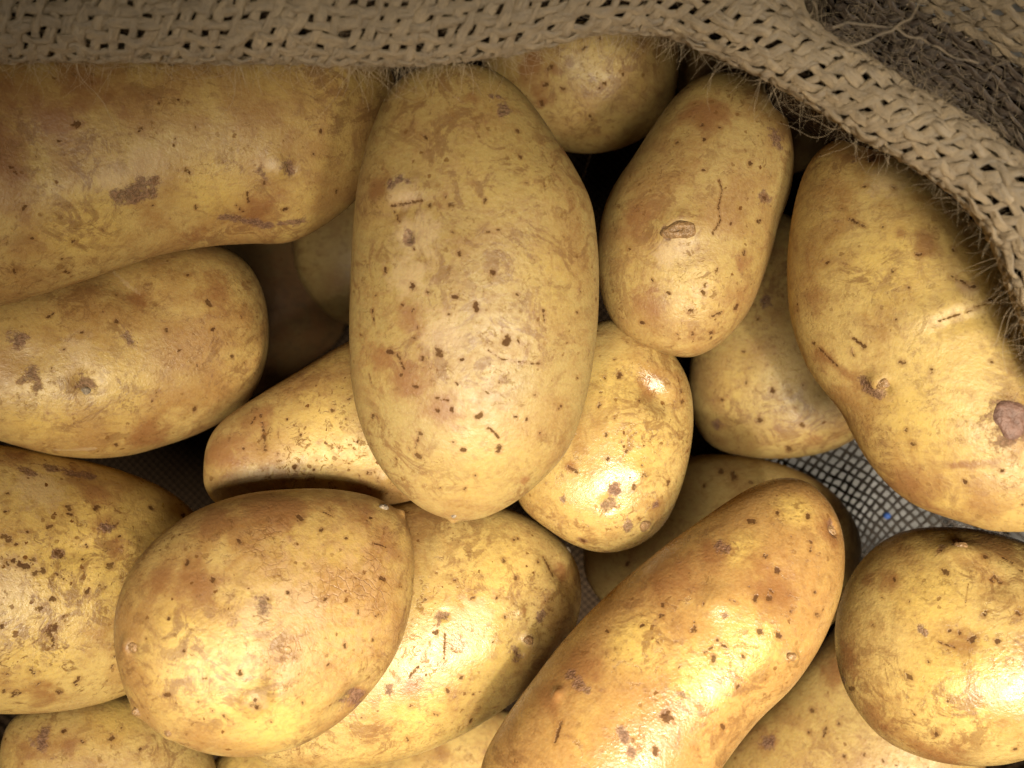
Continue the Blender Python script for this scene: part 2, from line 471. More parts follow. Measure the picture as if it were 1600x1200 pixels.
    for bp in bumps:
        x, y, rr, hh = bp[:4]
        stretch, ang = (bp[4], bp[5]) if len(bp) > 4 else (1.0, 0.0)
        A, nA = on_surface(x, y)
        rel = V - A
        rx = unit(np.cross([0, 1, 0], nA)); ry = np.cross(nA, rx)
        ca, sa = math.cos(R(ang)), math.sin(R(ang))
        x_ = rel @ (rx * ca + ry * sa) / stretch; y_ = rel @ (-rx * sa + ry * ca)
        z_ = rel @ nA
        q2 = (x_ ** 2 + y_ ** 2 + (z_ * 0.5) ** 2) / (rr * cmpx) ** 2
        D += np.exp(-q2 * 1.2) * hh * 0.1
    V = V + N * D[:, None]
    i = np.arange(n_len - 1)[:, None]; j = np.arange(n_ring)[None]
    F = np.stack([i * n_ring + j, i * n_ring + (j + 1) % n_ring, (i + 1) * n_ring + (j + 1) % n_ring, (i + 1) * n_ring + j], 2).reshape(-1, 4)
    # merge the pole rings into one vertex each
    F = np.where(F < n_ring, 0, F)
    last = (n_len - 1) * n_ring
    F = np.where(F >= last, last, F)
    caps = (F[:, 0] == F[:, 1]) | (F[:, 2] == F[:, 3])
    used = np.unique(F); remap = np.zeros(len(V), int); remap[used] = np.arange(len(used))
    F = remap[F]; V2 = V[used]; marks = marks[used]; soft = soft[used]
    # pole quads become triangles: write through polygons of mixed size
    quads = F[~caps]; tr = F[caps]
    tris = np.array([[v for q_, v in enumerate(f) if v != f[q_ - 1]] for f in tr])
    me = bpy.data.meshes.new('potato')
    allv = np.concatenate([quads.ravel(), tris.ravel()]).astype(np.int32)
    me.vertices.add(len(V2)); me.vertices.foreach_set('co', (V2 * CM).astype(np.float32).ravel())
    me.loops.add(len(allv)); me.loops.foreach_set('vertex_index', allv)
    tot = np.concatenate([np.full(len(quads), 4), np.full(len(tris), 3)]).astype(np.int32)
    st = np.concatenate([[0], np.cumsum(tot)[:-1]]).astype(np.int32)
    me.polygons.add(len(tot)); me.polygons.foreach_set('loop_start', st); me.polygons.foreach_set('loop_total', tot)
    me.update(calc_edges=True)
    me.polygons.foreach_set('use_smooth', np.ones(len(tot), dtype=bool))
    # outward orientation
    f0 = me.polygons[len(quads) // 2]
    if Vector(f0.normal).dot(Vector(f0.center)) < 0:
        me.flip_normals()
    for nm, arr in (('marks', marks), ('marks_soft', soft)):
        at_ = me.attributes.new(nm, 'FLOAT_COLOR', 'POINT')
        at_.data.foreach_set('color', arr.astype(np.float32).ravel())
    o = link('potato', me, SKIN, loc=cen)
    tag(o, label, 'potato', group)
    o['skin_seed'] = float(seed * 7.31); o['skin_warm'] = float(warm); o['skin_specks'] = float(specks); o['skin_wet'] = float(wet); o['skin_dull'] = float(dull); o['skin_shade'] = float(soil)
    final = V + cen
    def place(x, y):
        """point on the finished skin under a photograph point, and its outward normal, relative to the potato"""
        f = np.where(front[:, None], to_px(final), 1e6)
        i = ((f - (x, y)) ** 2).sum(1).argmin()
        return V[i], N[i]
    o_place = place
    return o, o_place, cmpx

def lumpy_disc(name, mat, parent, pos, nrm, rx, ry, h, ang, seed, ring=0.0, seg=28, rings=9):
    """small raised or ring-shaped bud lying on a skin; sizes in cm; its rim is sunk in the skin"""
    nrm = unit(np.array(nrm))
    ex = unit(np.cross([0, 1, 0.1], nrm)); ey = np.cross(nrm, ex)
    ca, sa = math.cos(R(ang)), math.sin(R(ang))
    ax = ex * ca + ey * sa; ay = -ex * sa + ey * ca
    rng = np.random.RandomState(seed)
    ph = rng.uniform(0, 6.28, 4)
    V = [np.zeros(3) + nrm * h * (1 - ring)]
    for i in range(1, rings + 1):
        f = i / rings
        for j in range(seg):
            t = 2 * math.pi * j / seg
            wob = 1 + 0.10 * math.sin(2 * t + ph[0]) + 0.07 * math.sin(3 * t + ph[1]) + 0.05 * math.sin(5 * t + ph[2])
            z = h * (math.cos(f * math.pi / 2) * (1 - ring) + ring * math.sin(f * math.pi) * 1.2) - 0.06 * h * f - (0.035 if i == rings else 0)
            z += h * 0.12 * math.sin(7 * f + 4 * t + ph[3]) * (f < 0.9)
            V.append(ax * rx * f * wob * math.cos(t) + ay * ry * f * wob * math.sin(t) + nrm * z)
    V = np.array(V) + pos
    me = bpy.data.meshes.new(name)
    F = [(0, 1 + j, 1 + (j + 1) % seg) for j in range(seg)]
    for i in range(rings - 1):
        for j in range(seg):
            a_ = 1 + i * seg + j; b_ = 1 + i * seg + (j + 1) % seg
            F.append((a_, a_ + seg, b_ + seg, b_))
    me.from_pydata([tuple(v * CM) for v in V], [], F)
    for pl_ in me.polygons: pl_.use_smooth = True
    return link(name, me, mat, parent)

# ================================================================== the sack and what it stands on
rnd = random.Random(4)
nrs = np.random.RandomState(11)

# the table top under the sack
me = mesh_from('table_top', [(-60, -50, 0), (60, -50, 0), (60, 60, 0), (-60, 60, 0)], [(0, 1, 2, 3)])
tag(link('table_top', me, TABLE), kind='structure')

sack = bpy.data.objects.new('burlap_sack', None)
C.objects.link(sack)
tag(sack, 'brown burlap sack of loosely woven jute with frayed rim, open over the potatoes', 'sack')

# rim: lower edge of the rolled rim along the photograph's top, points (x, y, depth)
RIM = [(-420, 60, 17.6), (-250, 84, 17.4), (-100, 88, 17.2), (0, 86, 17.0), (150, 83, 16.8), (300, 85, 16.7), (450, 82, 16.6), (600, 84, 16.6),
       (700, 76, 16.6), (800, 66, 16.7), (870, 51, 16.8), (950, 36, 16.9), (1040, 38, 17.0), (1110, 66, 17.0), (1180, 96, 17.0), (1250, 132, 16.9), (1310, 166, 16.8),
       (1370, 205, 16.6), (1430, 236, 16.4), (1490, 276, 16.3), (1540, 322, 16.2), (1580, 380, 16.2), (1610, 450, 16.3), (1640, 540, 16.6), (1680, 660, 17.2), (1740, 800, 18.0), (1820, 960, 19.0)]
RP = np.array([at(*q) for q in RIM])
def curve_eval(P, n):
    """resample an open curve evenly"""
    m = len(P); t = np.linspace(0, m - 1.0001, 4000); i = t.astype(int); f = (t - i)[:, None]
    g = lambda k_: P[np.clip(i + k_, 0, m - 1)]
    Q = 0.5 * ((2 * g(0)) + (-g(-1) + g(1)) * f + (2 * g(-1) - 5 * g(0) + 4 * g(1) - g(2)) * f ** 2 + (-g(-1) + 3 * g(0) - 3 * g(1) + g(2)) * f ** 3)
    L = np.concatenate([[0], np.cumsum(np.linalg.norm(np.diff(Q, axis=0), axis=1))])
    u = np.linspace(0, L[-1], n)
    return np.stack([np.interp(u, L, Q[:, c]) for c in range(3)], 1), L[-1]
RS, RLEN = curve_eval(RP, 1200)
tan = np.gradient(RS, axis=0); tan[:, 2] = 0; tan /= np.linalg.norm(tan, axis=1)[:, None]
OUT = np.stack([-tan[:, 1], tan[:, 0], 0 * tan[:, 0]], 1)
kern = np.exp(-0.5 * (np.arange(-120, 121) / 40.0) ** 2); kern /= kern.sum()
OUT = np.stack([np.convolve(np.pad(OUT[:, c], 120, mode='edge'), kern, mode='valid') for c in range(3)], 1)
OUT /= np.linalg.norm(OUT, axis=1)[:, None]
# cross profiles (outward, up), left = wide flat band, right = narrow roll with the cloth falling away behind
PA = np.array([(5.0, -9.0), (3.3, -6.0), (1.5, -3.0), (0.42, -1.35), (0.02, -0.45), (0.10, 0.0), (0.45, 0.32), (1.2, 0.52), (2.2, 0.60), (3.4, 0.50), (4.6, 0.1), (5.6, -0.9), (6.2, -2.6), (6.8, -5.0), (7.4, -8.5)])
PB = np.array([(5.0, -9.0), (3.3, -6.0), (1.5, -3.0), (0.42, -1.35), (0.02, -0.45), (0.08, -0.12), (0.34, 0.10), (0.70, 0.10), (1.0, -0.16), (1.14, -0.8), (1.2, -2.0), (1.3, -3.8), (1.6, -5.2), (2.3, -5.4), (2.75, -4.2), (3.0, -2.2), (3.3, -0.9), (4.0, -0.4), (6.5, -0.6)])
def dens(P, n=400):
    Q, L = curve_eval(np.hstack([P, np.zeros((len(P), 1))]), n)
    # arc length measured from the lowest edge of the roll
    d_ = np.concatenate([[0], np.cumsum(np.linalg.norm(np.diff(Q, axis=0), axis=1))])
    i = Q[:, 0].argmin() if False else np.abs(np.linalg.norm(Q[:, :2] - np.array([0.02, -0.45]), axis=1)).argmin()
    return Q[:, :2], d_ - d_[i]
QA, LA = dens(PA); QB, LB = dens(PB)
def rim_point(s_, t_):
    """s_ cm along the rim, t_ cm across the cloth from the lowest edge of the roll (arrays)"""
    x = np.clip(s_ / RLEN, 0, 1) * (len(RS) - 1)
    base = np.stack([np.interp(x, np.arange(len(RS)), RS[:, c]) for c in range(3)], -1)
    out = np.stack([np.interp(x, np.arange(len(RS)), OUT[:, c]) for c in range(3)], -1)
    pa = np.stack([np.interp(t_, LA, QA[:, c]) for c in range(2)], -1)
    pb = np.stack([np.interp(t_, LB, QB[:, c]) for c in range(2)], -1)
    m = np.clip((base[..., 0] - 3.3) / 1.9, 0, 1); m = (m * m * (3 - 2 * m))[..., None]
    pr = pa * (1 - m) + pb * m
    P = base + out * pr[..., :1] + np.array([0, 0, 1.0]) * pr[..., 1:]
    flat = P.reshape(-1, 3)
    wob = smooth_noise(flat, 0.10, 31) * 0.10 + smooth_noise(flat, 0.30, 32) * 0.035
    P = P + (wob.reshape(P.shape[:-1]))[..., None] * np.array([0.2, 0.2, 1.0])
    return P
def rim_normal(s_, t_):
    e = 0.05
    a = rim_point(s_ + e, t_) - rim_point(s_ - e, t_)
    b = rim_point(s_, t_ + e) - rim_point(s_, t_ - e)
    n = np.cross(a, b)
    n /= np.linalg.norm(n, axis=-1)[..., None]
    return n

PITCH = 0.285
def tube_arrays(P, Nn, rad, flat, sides, useed):
    """yarn along P: sides points round each station; Nn = cloth normal there"""
    T = np.gradient(P, axis=0); T /= np.linalg.norm(T, axis=1)[:, None] + 1e-9
    B = np.cross(T, Nn); B /= np.linalg.norm(B, axis=1)[:, None] + 1e-9
    N2 = np.cross(B, T)
    a = np.arange(sides) / sides * 2 * math.pi
    V = P[:, None] + B[:, None] * (np.cos(a)[None, :, None] * rad[:, None, None]) + N2[:, None] * (np.sin(a)[None, :, None] * rad[:, None, None] * flat)
    n = len(P)
    i = np.arange(n - 1)[:, None]; j = np.arange(sides)[None]
    F = np.stack([i * sides + j, i * sides + (j + 1) % sides, (i + 1) * sides + (j + 1) % sides, (i + 1) * sides + j], 2).reshape(-1, 4)
    L = np.concatenate([[0], np.cumsum(np.linalg.norm(np.diff(P, axis=0), axis=1))])
    UV = np.stack([np.repeat(L[i] + useed, sides, axis=1) * 0 + 0 for i in [0]], 0) if False else None
    u = L[F // sides] + useed
    v = (F % sides) / sides
    v[:, 1] = v[:, 0] + 1.0 / sides; v[:, 2] = v[:, 0] + 1.0 / sides; v[:, 3] = v[:, 0]
    return V.reshape(-1, 3), F, np.stack([u, v], 2).reshape(-1, 2)

def yarn(name, parent, mat, P, Nn, rad, flat=0.42, sides=10, useed=0.0, plies=2):
    """one yarn: a flat bundle of loosely wandering plies, joined in one mesh"""
    if plies == 1:
        V, F, UV = tube_arrays(P, Nn, rad, flat, sides, useed)
    else:
        T = np.gradient(P, axis=0); T /= np.linalg.norm(T, axis=1)[:, None] + 1e-9
        B = np.cross(T, Nn); B /= np.linalg.norm(B, axis=1)[:, None] + 1e-9
        L = np.concatenate([[0], np.cumsum(np.linalg.norm(np.diff(P, axis=0), axis=1))])
        Vs, Fs, Us, nb = [], [], [], 0
        for q in range(plies):
            off = (q - (plies - 1) / 2) / plies * 1.0
            sw = off + 0.16 * np.sin(L * 3.1 + q * 1.9 + useed) + 0.06 * np.sin(L * 9.0 + q * 2.3 + useed * 2)
            up = 0.10 * np.cos(L * 3.1 + q * 1.9 + useed * 1.3) + 0.10 * np.sin(L * 7.3 + q + useed)
            r1 = rad * (0.66 + 0.12 * np.sin(L * 4.4 + q * 2.7 + useed))
            V, F, UV = tube_arrays(P + B * (sw * rad)[:, None] + Nn * (up * rad)[:, None], Nn, r1, 0.50, 7, useed + q * 2.7)
            Vs.append(V); Fs.append(F + nb); Us.append(UV); nb += len(V)
        V, F, UV = np.concatenate(Vs), np.concatenate(Fs), np.concatenate(Us)
    me = mesh_from(name, V, F)
    uvl = me.uv_layers.new(name='UVMap')
    uvl.data.foreach_set('uv', UV.astype(np.float32).ravel())
    return link(name, me, mat, parent)

T0, T1 = -1.6, 6.4
T2 = 15.0
warps = np.arange(T0, T2, PITCH * 0.86)
wefts = np.arange(-3.0, RLEN, PITCH)
def jit(x, f, sd, amp):
    r_ = np.random.RandomState(sd); o_ = 0
    for q in range(4):
        o_ = o_ + np.sin(x * f * (0.6 + 0.5 * q) * 2 * math.pi + r_.uniform(0, 6.28)) / 2
    return o_ * amp
seats = []            # places on the yarn where loose fibres start
for iw, t_ in enumerate(warps):
    s_ = np.arange(0.3 if t_ < T1 else RLEN * 0.55, (RLEN if t_ < T1 else RLEN * 0.82) - 0.3, 0.08)
    tt = t_ + jit(s_, 0.35, iw, 0.035) + jit(s_, 1.6, iw + 50, 0.016)
    P = rim_point(s_, tt); Nn = rim_normal(s_, tt)
    P = P + Nn * (np.cos(math.pi * (s_ / PITCH + iw)) * 0.034)[:, None]
    rad = 0.106 * (1 + 0.26 * np.sin(s_ * 2.2 + iw * 3) * np.sin(s_ * 5.7 + iw) + jit(s_, 1.5, iw + 7, 0.05))
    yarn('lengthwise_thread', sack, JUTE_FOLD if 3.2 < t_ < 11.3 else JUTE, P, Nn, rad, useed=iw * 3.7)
    for q in nrs.randint(0, len(s_), 190): seats.append((P[q], Nn[q], t_))
for iw, s0 in enumerate(wefts):
    t_ = np.arange(T0 - 0.5, T2 if RLEN * 0.28 < s0 < RLEN * 0.75 else T1, 0.08)
    ss = s0 + 0.55 * t_ + jit(t_, 0.35, iw + 100, 0.035) + jit(t_, 1.6, iw + 150, 0.016)
    inn = (ss > 0.15) & (ss < RLEN - 0.15)
    if inn.sum() < 12: continue
    t_, ss = t_[inn], ss[inn]
    P = rim_point(ss, t_); Nn = rim_normal(ss, t_)
    P = P - Nn * (np.cos(math.pi * (ss / PITCH + (t_ - T0) / (PITCH * 0.86))) * 0.034)[:, None]
    rad = 0.100 * (1 + 0.26 * np.sin(t_ * 2.4 + iw * 2) * np.sin(t_ * 5.1 + iw) + jit(t_, 1.5, iw + 17, 0.05))
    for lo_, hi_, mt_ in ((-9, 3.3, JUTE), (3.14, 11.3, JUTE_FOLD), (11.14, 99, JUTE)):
        cut = (t_ > lo_) & (t_ < hi_)
        if cut.sum() > 6: yarn('crosswise_thread', sack, mt_, P[cut], Nn[cut], rad[cut], useed=iw * 5.3)
    for q in nrs.randint(0, len(t_), 65): seats.append((P[q], Nn[q], t_[q]))

# folded under-layer right beneath the woven rim
def grid_part(name, mat, s_, t_, off):
    S, T = np.meshgrid(s_, t_, indexing='ij')
    P = rim_point(S, T) - rim_normal(S, T) * off
    n, m = S.shape
    i = np.arange(n - 1)[:, None]; j = np.arange(m - 1)[None]
    F = np.stack([i * m + j, (i + 1) * m + j, (i + 1) * m + j + 1, i * m + j + 1], 2).reshape(-1, 4)
    me = mesh_from(name, P.reshape(-1, 3), F)
    uvl = me.uv_layers.new(name='UVMap')
    UV = np.stack([S.reshape(-1), T.reshape(-1)], 1)[F.ravel()]
    uvl.data.foreach_set('uv', UV.astype(np.float32).ravel())
    return link(name, me, mat, sack)
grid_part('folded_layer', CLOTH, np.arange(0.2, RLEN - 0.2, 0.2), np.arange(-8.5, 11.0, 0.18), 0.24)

# loose fibres of the jute, one mass
def hair(P0, d0, length, curl, rad, seed):
    r_ = np.random.RandomState(seed)
    n = max(4, int(length / 0.10)); P = [P0]; d = unit(d0)
    bend = r_.normal(size=3) * curl
    for q in range(n):
        bend = bend * 0.85 + r_.normal(size=3) * curl * 0.4
        d = unit(d + bend * 0.25)
        P.append(P[-1] + d * length / n)
    return np.array(P)
HV, HF, base = [], [], 0
def add_hair(P, rad):
    global base
    T = np.gradient(P, axis=0); T /= np.linalg.norm(T, axis=1)[:, None] + 1e-9
    ref = np.array([0.31, 0.52, 0.79])
    B = np.cross(T, ref); B /= np.linalg.norm(B, axis=1)[:, None]; N2 = np.cross(B, T)
    a = np.arange(3) / 3 * 2 * math.pi
    taper = np.linspace(1, 0.45, len(P)) * rad
    V = P[:, None] + (B[:, None] * np.cos(a)[None, :, None] + N2[:, None] * np.sin(a)[None, :, None]) * taper[:, None, None]
    n = len(P); i = np.arange(n - 1)[:, None]; j = np.arange(3)[None]
    F = np.stack([i * 3 + j, i * 3 + (j + 1) % 3, (i + 1) * 3 + (j + 1) % 3, (i + 1) * 3 + j], 2).reshape(-1, 4)
    HV.append(V.reshape(-1, 3)); HF.append(F + base); base += n * 3
for q, (P0, Nn, t_) in enumerate(seats):
    d0 = Nn * nrs.uniform(0.0, 0.5) + nrs.normal(size=3) * 0.8
    add_hair(hair(P0 + Nn * 0.05, d0, nrs.uniform(0.15, 0.75), 0.9, 0, q), nrs.uniform(0.0016, 0.0036))
# longer fibres hanging over the lower edge, thickest by the middle
edge_s = np.concatenate([nrs.uniform(4, RLEN - 4, 170), nrs.normal(11.9, 1.2, 120), nrs.normal(15.5, 1.0, 25)])
for q, s0 in enumerate(edge_s):
    tq = nrs.uniform(-0.5, 0.25)
    P0 = rim_point(np.array([s0]), np.array([tq]))[0]; Nn = rim_normal(np.array([s0]), np.array([tq]))[0]
    o_ = np.array([np.interp(s0 / RLEN * (len(OUT) - 1), np.arange(len(OUT)), OUT[:, c]) for c in range(3)])
    d0 = -o_ * nrs.uniform(0.5, 1.2) + nrs.normal(size=3) * 0.55 + np.array([0, 0, -0.15])
    add_hair(hair(P0, d0, min(1.5, 0.25 + nrs.exponential(0.32)), 0.7, 0, 9000 + q), nrs.uniform(0.0025, 0.005))
hm = mesh_from('loose_fibres', np.concatenate(HV), np.concatenate(HF))
tag(link('loose_fibres', hm, FUZZ, sack), kind='stuff')

# stray strands lying over the dark fold
def strand(pts, rad, sd):
    P, L = curve_eval(np.array([at(*q) for q in pts]), 90)
    P = P + np.stack([jit(np.linspace(0, L, 90), 1.1, sd + c, 0.02) for c in range(3)], 1)
    N0 = np.tile(np.array([0, 0, 1.0]), (90, 1))
    yarn('stray_strand', sack, JUTE, P, N0, rad * (1 + jit(np.linspace(0, L, 90), 1.5, sd, 0.25)), 0.8, 7, sd, 1)
strand([(1255, 20, 15.9), (1275, 40, 15.8), (1300, 62, 15.75), (1335, 68, 15.7), (1375, 55, 15.7), (1410, 38, 15.8), (1432, 15, 16.0), (1440, -20, 16.3)], 0.020, 3)
strand([(1300, 40, 15.85), (1350, 38, 15.8), (1395, 45, 15.8), (1440, 62, 16.0), (1480, 84, 16.3), (1510, 95, 16.5), (1530, 96, 16.6)], 0.014, 9)
strand([(1270, 0, 15.9), (1278, 25, 15.8), (1282, 48, 15.8)], 0.012, 13)
strand([(1070, 62, 17.0), (1090, 74, 17.1), (1112, 80, 17.2), (1135, 76, 17.1), (1150, 72, 16.9)], 0.018, 17)
strand([(1066, 52, 16.8), (1095, 66, 16.9), (1130, 68, 16.8)], 0.014, 21)

# body of the sack: hanging down from the rim, round under the heap, up again all round outside the view
loop_top = (RS + OUT * 5.6)[::40][:, :2]
loop = np.concatenate([loop_top, np.array([(19.5, -12), (17, -17), (8, -19), (-6, -19), (-15, -17.5), (-19, -12), (-19.5, -2), (-17, 6)])])
def loop_dist(X, Y):
    d = np.full(X.shape, 1e9)
    for q in range(len(loop)):
        A = loop[q]; B = loop[(q + 1) % len(loop)]
        ab = B - A; t = np.clip(((X - A[0]) * ab[0] + (Y - A[1]) * ab[1]) / (ab @ ab + 1e-9), 0, 1)
        d = np.minimum(d, np.hypot(X - A[0] - t * ab[0], Y - A[1] - t * ab[1]))
    return d
def inside(X, Y):
    r_ = np.zeros(X.shape, bool)
    for q in range(len(loop)):
        A = loop[q]; B = loop[(q + 1) % len(loop)]
        c = ((A[1] > Y) != (B[1] > Y)) & (X < (B[0] - A[0]) * (Y - A[1]) / (B[1] - A[1] + 1e-12) + A[0])
        r_ ^= c
    return r_
ZB = 1.0
ZM = 7.2      # the stretched patch hangs higher
gx = np.arange(-20.5, 24.0, 0.3); gy = np.arange(-20, 19.0, 0.3)
GX, GY = np.meshgrid(gx, gy, indexing='ij')
ins = inside(GX, GY); dd_ = loop_dist(GX, GY)
top_side = np.clip((GY + 6) / 8, 0, 1)
rise = np.where(ins, np.clip(1 - dd_ / 3.2, 0, 1), 1.0)
HZ = ZB + (rise ** 2.2) * (3.5 + 5.0 * top_side)
gm = at(1400, 790, CAM_Z - ZM)
HZ = HZ + (ZM - ZB) * np.exp(-((GX - gm[0]) ** 2 + (GY - gm[1]) ** 2) / 11.0 ** 1.0 * 0.0 - np.clip(np.hypot(GX - gm[0], GY - gm[1]) - 5.5, 0, 9) ** 2 / 5.0) * (rise < 0.2)
flatG = np.stack([GX.ravel(), GY.ravel(), 0 * GX.ravel()], 1)
HZ = HZ + (smooth_noise(flatG, 0.12, 77) * 0.12 + smooth_noise(flatG, 0.3, 78) * 0.04).reshape(HZ.shape)
keep = ins | (dd_ < 0.5)
# opening where the stretched, see-through weave is built thread by thread
def stretch_zone(x, y):
    q = to_px(np.stack([x, y, np.full(x.shape, ZM)], 1))
    return (q[:, 0] > 1150) & (q[:, 0] < 1720) & (q[:, 1] > 640) & (q[:, 1] < 960)
nI, nJ = GX.shape
idx = np.arange(nI * nJ).reshape(nI, nJ)
F = np.stack([idx[:-1, :-1], idx[1:, :-1], idx[1:, 1:], idx[:-1, 1:]], 2).reshape(-1, 4)
cx = GX.ravel()[F].mean(1); cy = GY.ravel()[F].mean(1)
ok = keep.ravel()[F].all(1) & ~stretch_zone(cx, cy)
F = F[ok]
me = mesh_from('sack_wall', np.stack([GX.ravel(), GY.ravel(), HZ.ravel()], 1), F)
uvl = me.uv_layers.new(name='UVMap')
uvl.data.foreach_set('uv', np.stack([GX.ravel(), GY.ravel()], 1)[F.ravel()].astype(np.float32).ravel())
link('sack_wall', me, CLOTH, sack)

# the stretched weave at the bottom
def body_z(x, y):
    ii = np.clip((x - gx[0]) / 0.3, 0, nI - 2); jj = np.clip((y - gy[0]) / 0.3, 0, nJ - 2)
    i0 = ii.astype(int); j0 = jj.astype(int); fi = ii - i0; fj = jj - j0
    return (HZ[i0, j0] * (1 - fi) * (1 - fj) + HZ[i0 + 1, j0] * fi * (1 - fj) + HZ[i0, j0 + 1] * (1 - fi) * fj + HZ[i0 + 1, j0 + 1] * fi * fj)
gc = gm
def warp_xy(a, b, ang):
    """cloth coordinates a, b (cm) to table x, y: turned, and pinched by a crease through the middle"""
    ca, sa = math.cos(ang), math.sin(ang)
    x = a * ca - b * sa; y = a * sa + b * ca
    turn = 0.16 * np.tanh((x + 0.8) / 1.2)
    x2 = x * np.cos(turn) + y * np.sin(turn); y2 = -x * np.sin(turn) + y * np.cos(turn)
    x2 = x2 - 0.10 * np.tanh((x2 + 0.8) * 1.6)
    fl = np.stack([a, b, 0 * a], 1)
    x2 = x2 + smooth_noise(fl, 0.25, 91) * 0.05; y2 = y2 + smooth_noise(fl, 0.25, 92) * 0.05
    return x2 + gc[0], y2 + gc[1]
GP = 0.245
for fam in (0, 1):
    for q in range(-19, 20):
        t_ = np.arange(-6.2, 6.2, 0.09)
        a = np.full(t_.shape, q * GP) + jit(t_, 0.5, q + 300 + fam * 60, 0.02)
        A, B = (t_, a) if fam == 0 else (a, t_)
        x, y = warp_xy(A, B, R(-38))
        pxy = to_px(np.stack([x, y, np.full(x.shape, ZM)], 1))
        okk = (pxy[:, 0] > 1120) & (pxy[:, 0] < 1750) & (pxy[:, 1] > 610) & (pxy[:, 1] < 990)
        if okk.sum() < 8: continue
        x, y, tt = x[okk], y[okk], t_[okk]
        z = body_z(x, y) + 0.02 * np.cos(math.pi * (tt / GP + q)) * (1 if fam else -1)
        P = np.stack([x, y, z], 1)
        rad = 0.042 * (1 + jit(tt, 1.5, q + 400 + fam * 60, 0.22))
        yarn('stretched_thread', sack, JUTE_DARK, P, np.tile([0, 0, 1.0], (len(P), 1)), rad, 0.7, 6, q, 1)
bp = at(1386, 806, CAM_Z - ZM - 0.16)
m_ = bpy.data.meshes.new('blue_bead')
import bmesh
bm = bmesh.new()
bmesh.ops.create_uvsphere(bm, u_segments=16, v_segments=10, radius=0.10 * CM)
for v in bm.verts: v.co.x *= 1.1; v.co.z *= 0.75
bm.to_mesh(m_); bm.free()
for f in m_.polygons: f.use_smooth = True
tag(link('blue_bead', m_, BLUE, loc=bp), 'tiny bright blue bead seen through a hole of the sack weave', 'bead')

# ================================================================== potatoes
DG = 'potatoes heaped in the sack'
POT = {}
def add(key, *a, **kw):
    POT[key] = potato(*a, **kw)
    return POT[key]

add('A', [(-330, 250), (-260, 130), (-120, 62), (40, 42), (200, 46), (360, 40), (500, 48), (585, 85), (618, 150), (606, 225), (562, 300), (505, 350), (450, 378), (390, 380), (320, 386), (240, 402), (130, 440), (0, 478), (-130, 500), (-260, 440)],
    20.9, 'long yellow potato with scabs along its middle, under the straight burlap rim', thick=0.80, warm=0.35, specks=0.35, dull=0.25, seed=3, tilt=(0.05, 0.06), n_len=300,
    d=[(247,164,5),(278,159,3),(121,192,5),(218,204,6),(307,198,5),(94,219,5),(22,265,6),(68,300,3),(110,325,5),(40,326,5),(294,267,5),(244,279,4),(236,318,4),(306,324,4),(52,372,6),(114,379,6),(96,404,5),(488,240,6),(386,227,3),(347,253,2.5),(343,122,4),(437,124,4),(232,146,4),(105,427,4),(523,296,4),(446,326,6),(36,425,3),(22,424,3),(161,361,3),(60,243,4),(43,338,4),(270,105,4),(500,205,3),(410,285,3),(172,150,4)],
    s=[(271,218,272,227,2.5),(383,300,388,312,3),(370,320,378,330,3)],
    p=[(184,306,232,298,9),(210,288,240,278,7),(448,255,452,266,8),(352,340,418,352,8),(440,348,470,344,7),(405,262,407,270,5)],
    w=[(426,258,14),(225,255,34),(180,275,26)], r=[(55,160,60),(412,332,40),(300,370,25),(0,230,50),(120,140,50)],
    l=[(330,290,50),(130,350,60)], bumps=[(430,262,22,1.0),(200,285,40,0.8,2.0,10),(452,262,9,-0.8),(60,225,60,-1.2),(360,352,40,-0.8,2,0)])
add('B', [(-150, 560), (-110, 500), (-30, 468), (60, 440), (150, 415), (235, 385), (320, 378), (380, 410), (408, 470), (412, 530), (402, 585), (375, 635), (320, 672), (250, 700), (180, 716), (90, 713), (0, 690), (-90, 655)],
    22.6, 'yellow potato with purple blemishes, directly below the long potato under the straight rim', thick=0.78, warm=0.45, specks=0.3, dull=0.15, seed=12, tilt=(0.20, 0.04),
    d=[(182,502,4),(126,521,3),(99,545,4),(261,515,4),(277,524,3),(332,514,3),(281,547,3),(361,556,4),(380,566,4),(286,571,3),(182,697,4),(388,440,4),(294,429,5),(326,474,5),(376,495,3),(82,577,4),(77,492,4),(303,638,3),(246,612,3),(309,570,3),(350,470,3),(237,627,3),(180,457,4),(145,490,3),(160,487,3)],
    s=[(75,495,82,488,2.5)],
    p=[(32,526,11),(45,586,50,588,11),(57,607,7),(131,598,12),(198,524,208,534,5)],
    w=[(178,420,200,440,3),(200,440,220,455,3),(86,703,150,702,4),(120,545,26)], r=[(213,462,18),(40,440,40),(240,680,40),(340,450,40)],  # the widest pale mark is a painted highlight
    l=[(60,640,55),(180,600,60)], bumps=[(131,598,20,-1.0),(205,450,30,-0.9,2,-40),(45,560,26,-0.7),(398,560,18,0.9,2,60)], wet=0.3)
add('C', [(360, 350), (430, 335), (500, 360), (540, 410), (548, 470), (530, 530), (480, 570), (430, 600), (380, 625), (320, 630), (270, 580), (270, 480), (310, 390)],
    33.0, 'very dark potato end deep in the hollow left of the large central potato', thick=0.5, soil=0.85, warm=1.0, specks=0.4, r=[(480,450,90),(400,500,80),(500,560,60),(380,580,60)], dull=0.80, seed=22, n_len=140, n_ring=110)  # brown marks and dark tint stand in for the hollow's shade
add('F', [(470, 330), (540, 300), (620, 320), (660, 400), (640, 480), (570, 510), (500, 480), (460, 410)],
    32.0, 'dim potato glimpsed between the long rim potato and the central one', thick=0.55, soil=0.40, warm=0.2, dull=0.60, seed=23, n_len=120, n_ring=100)
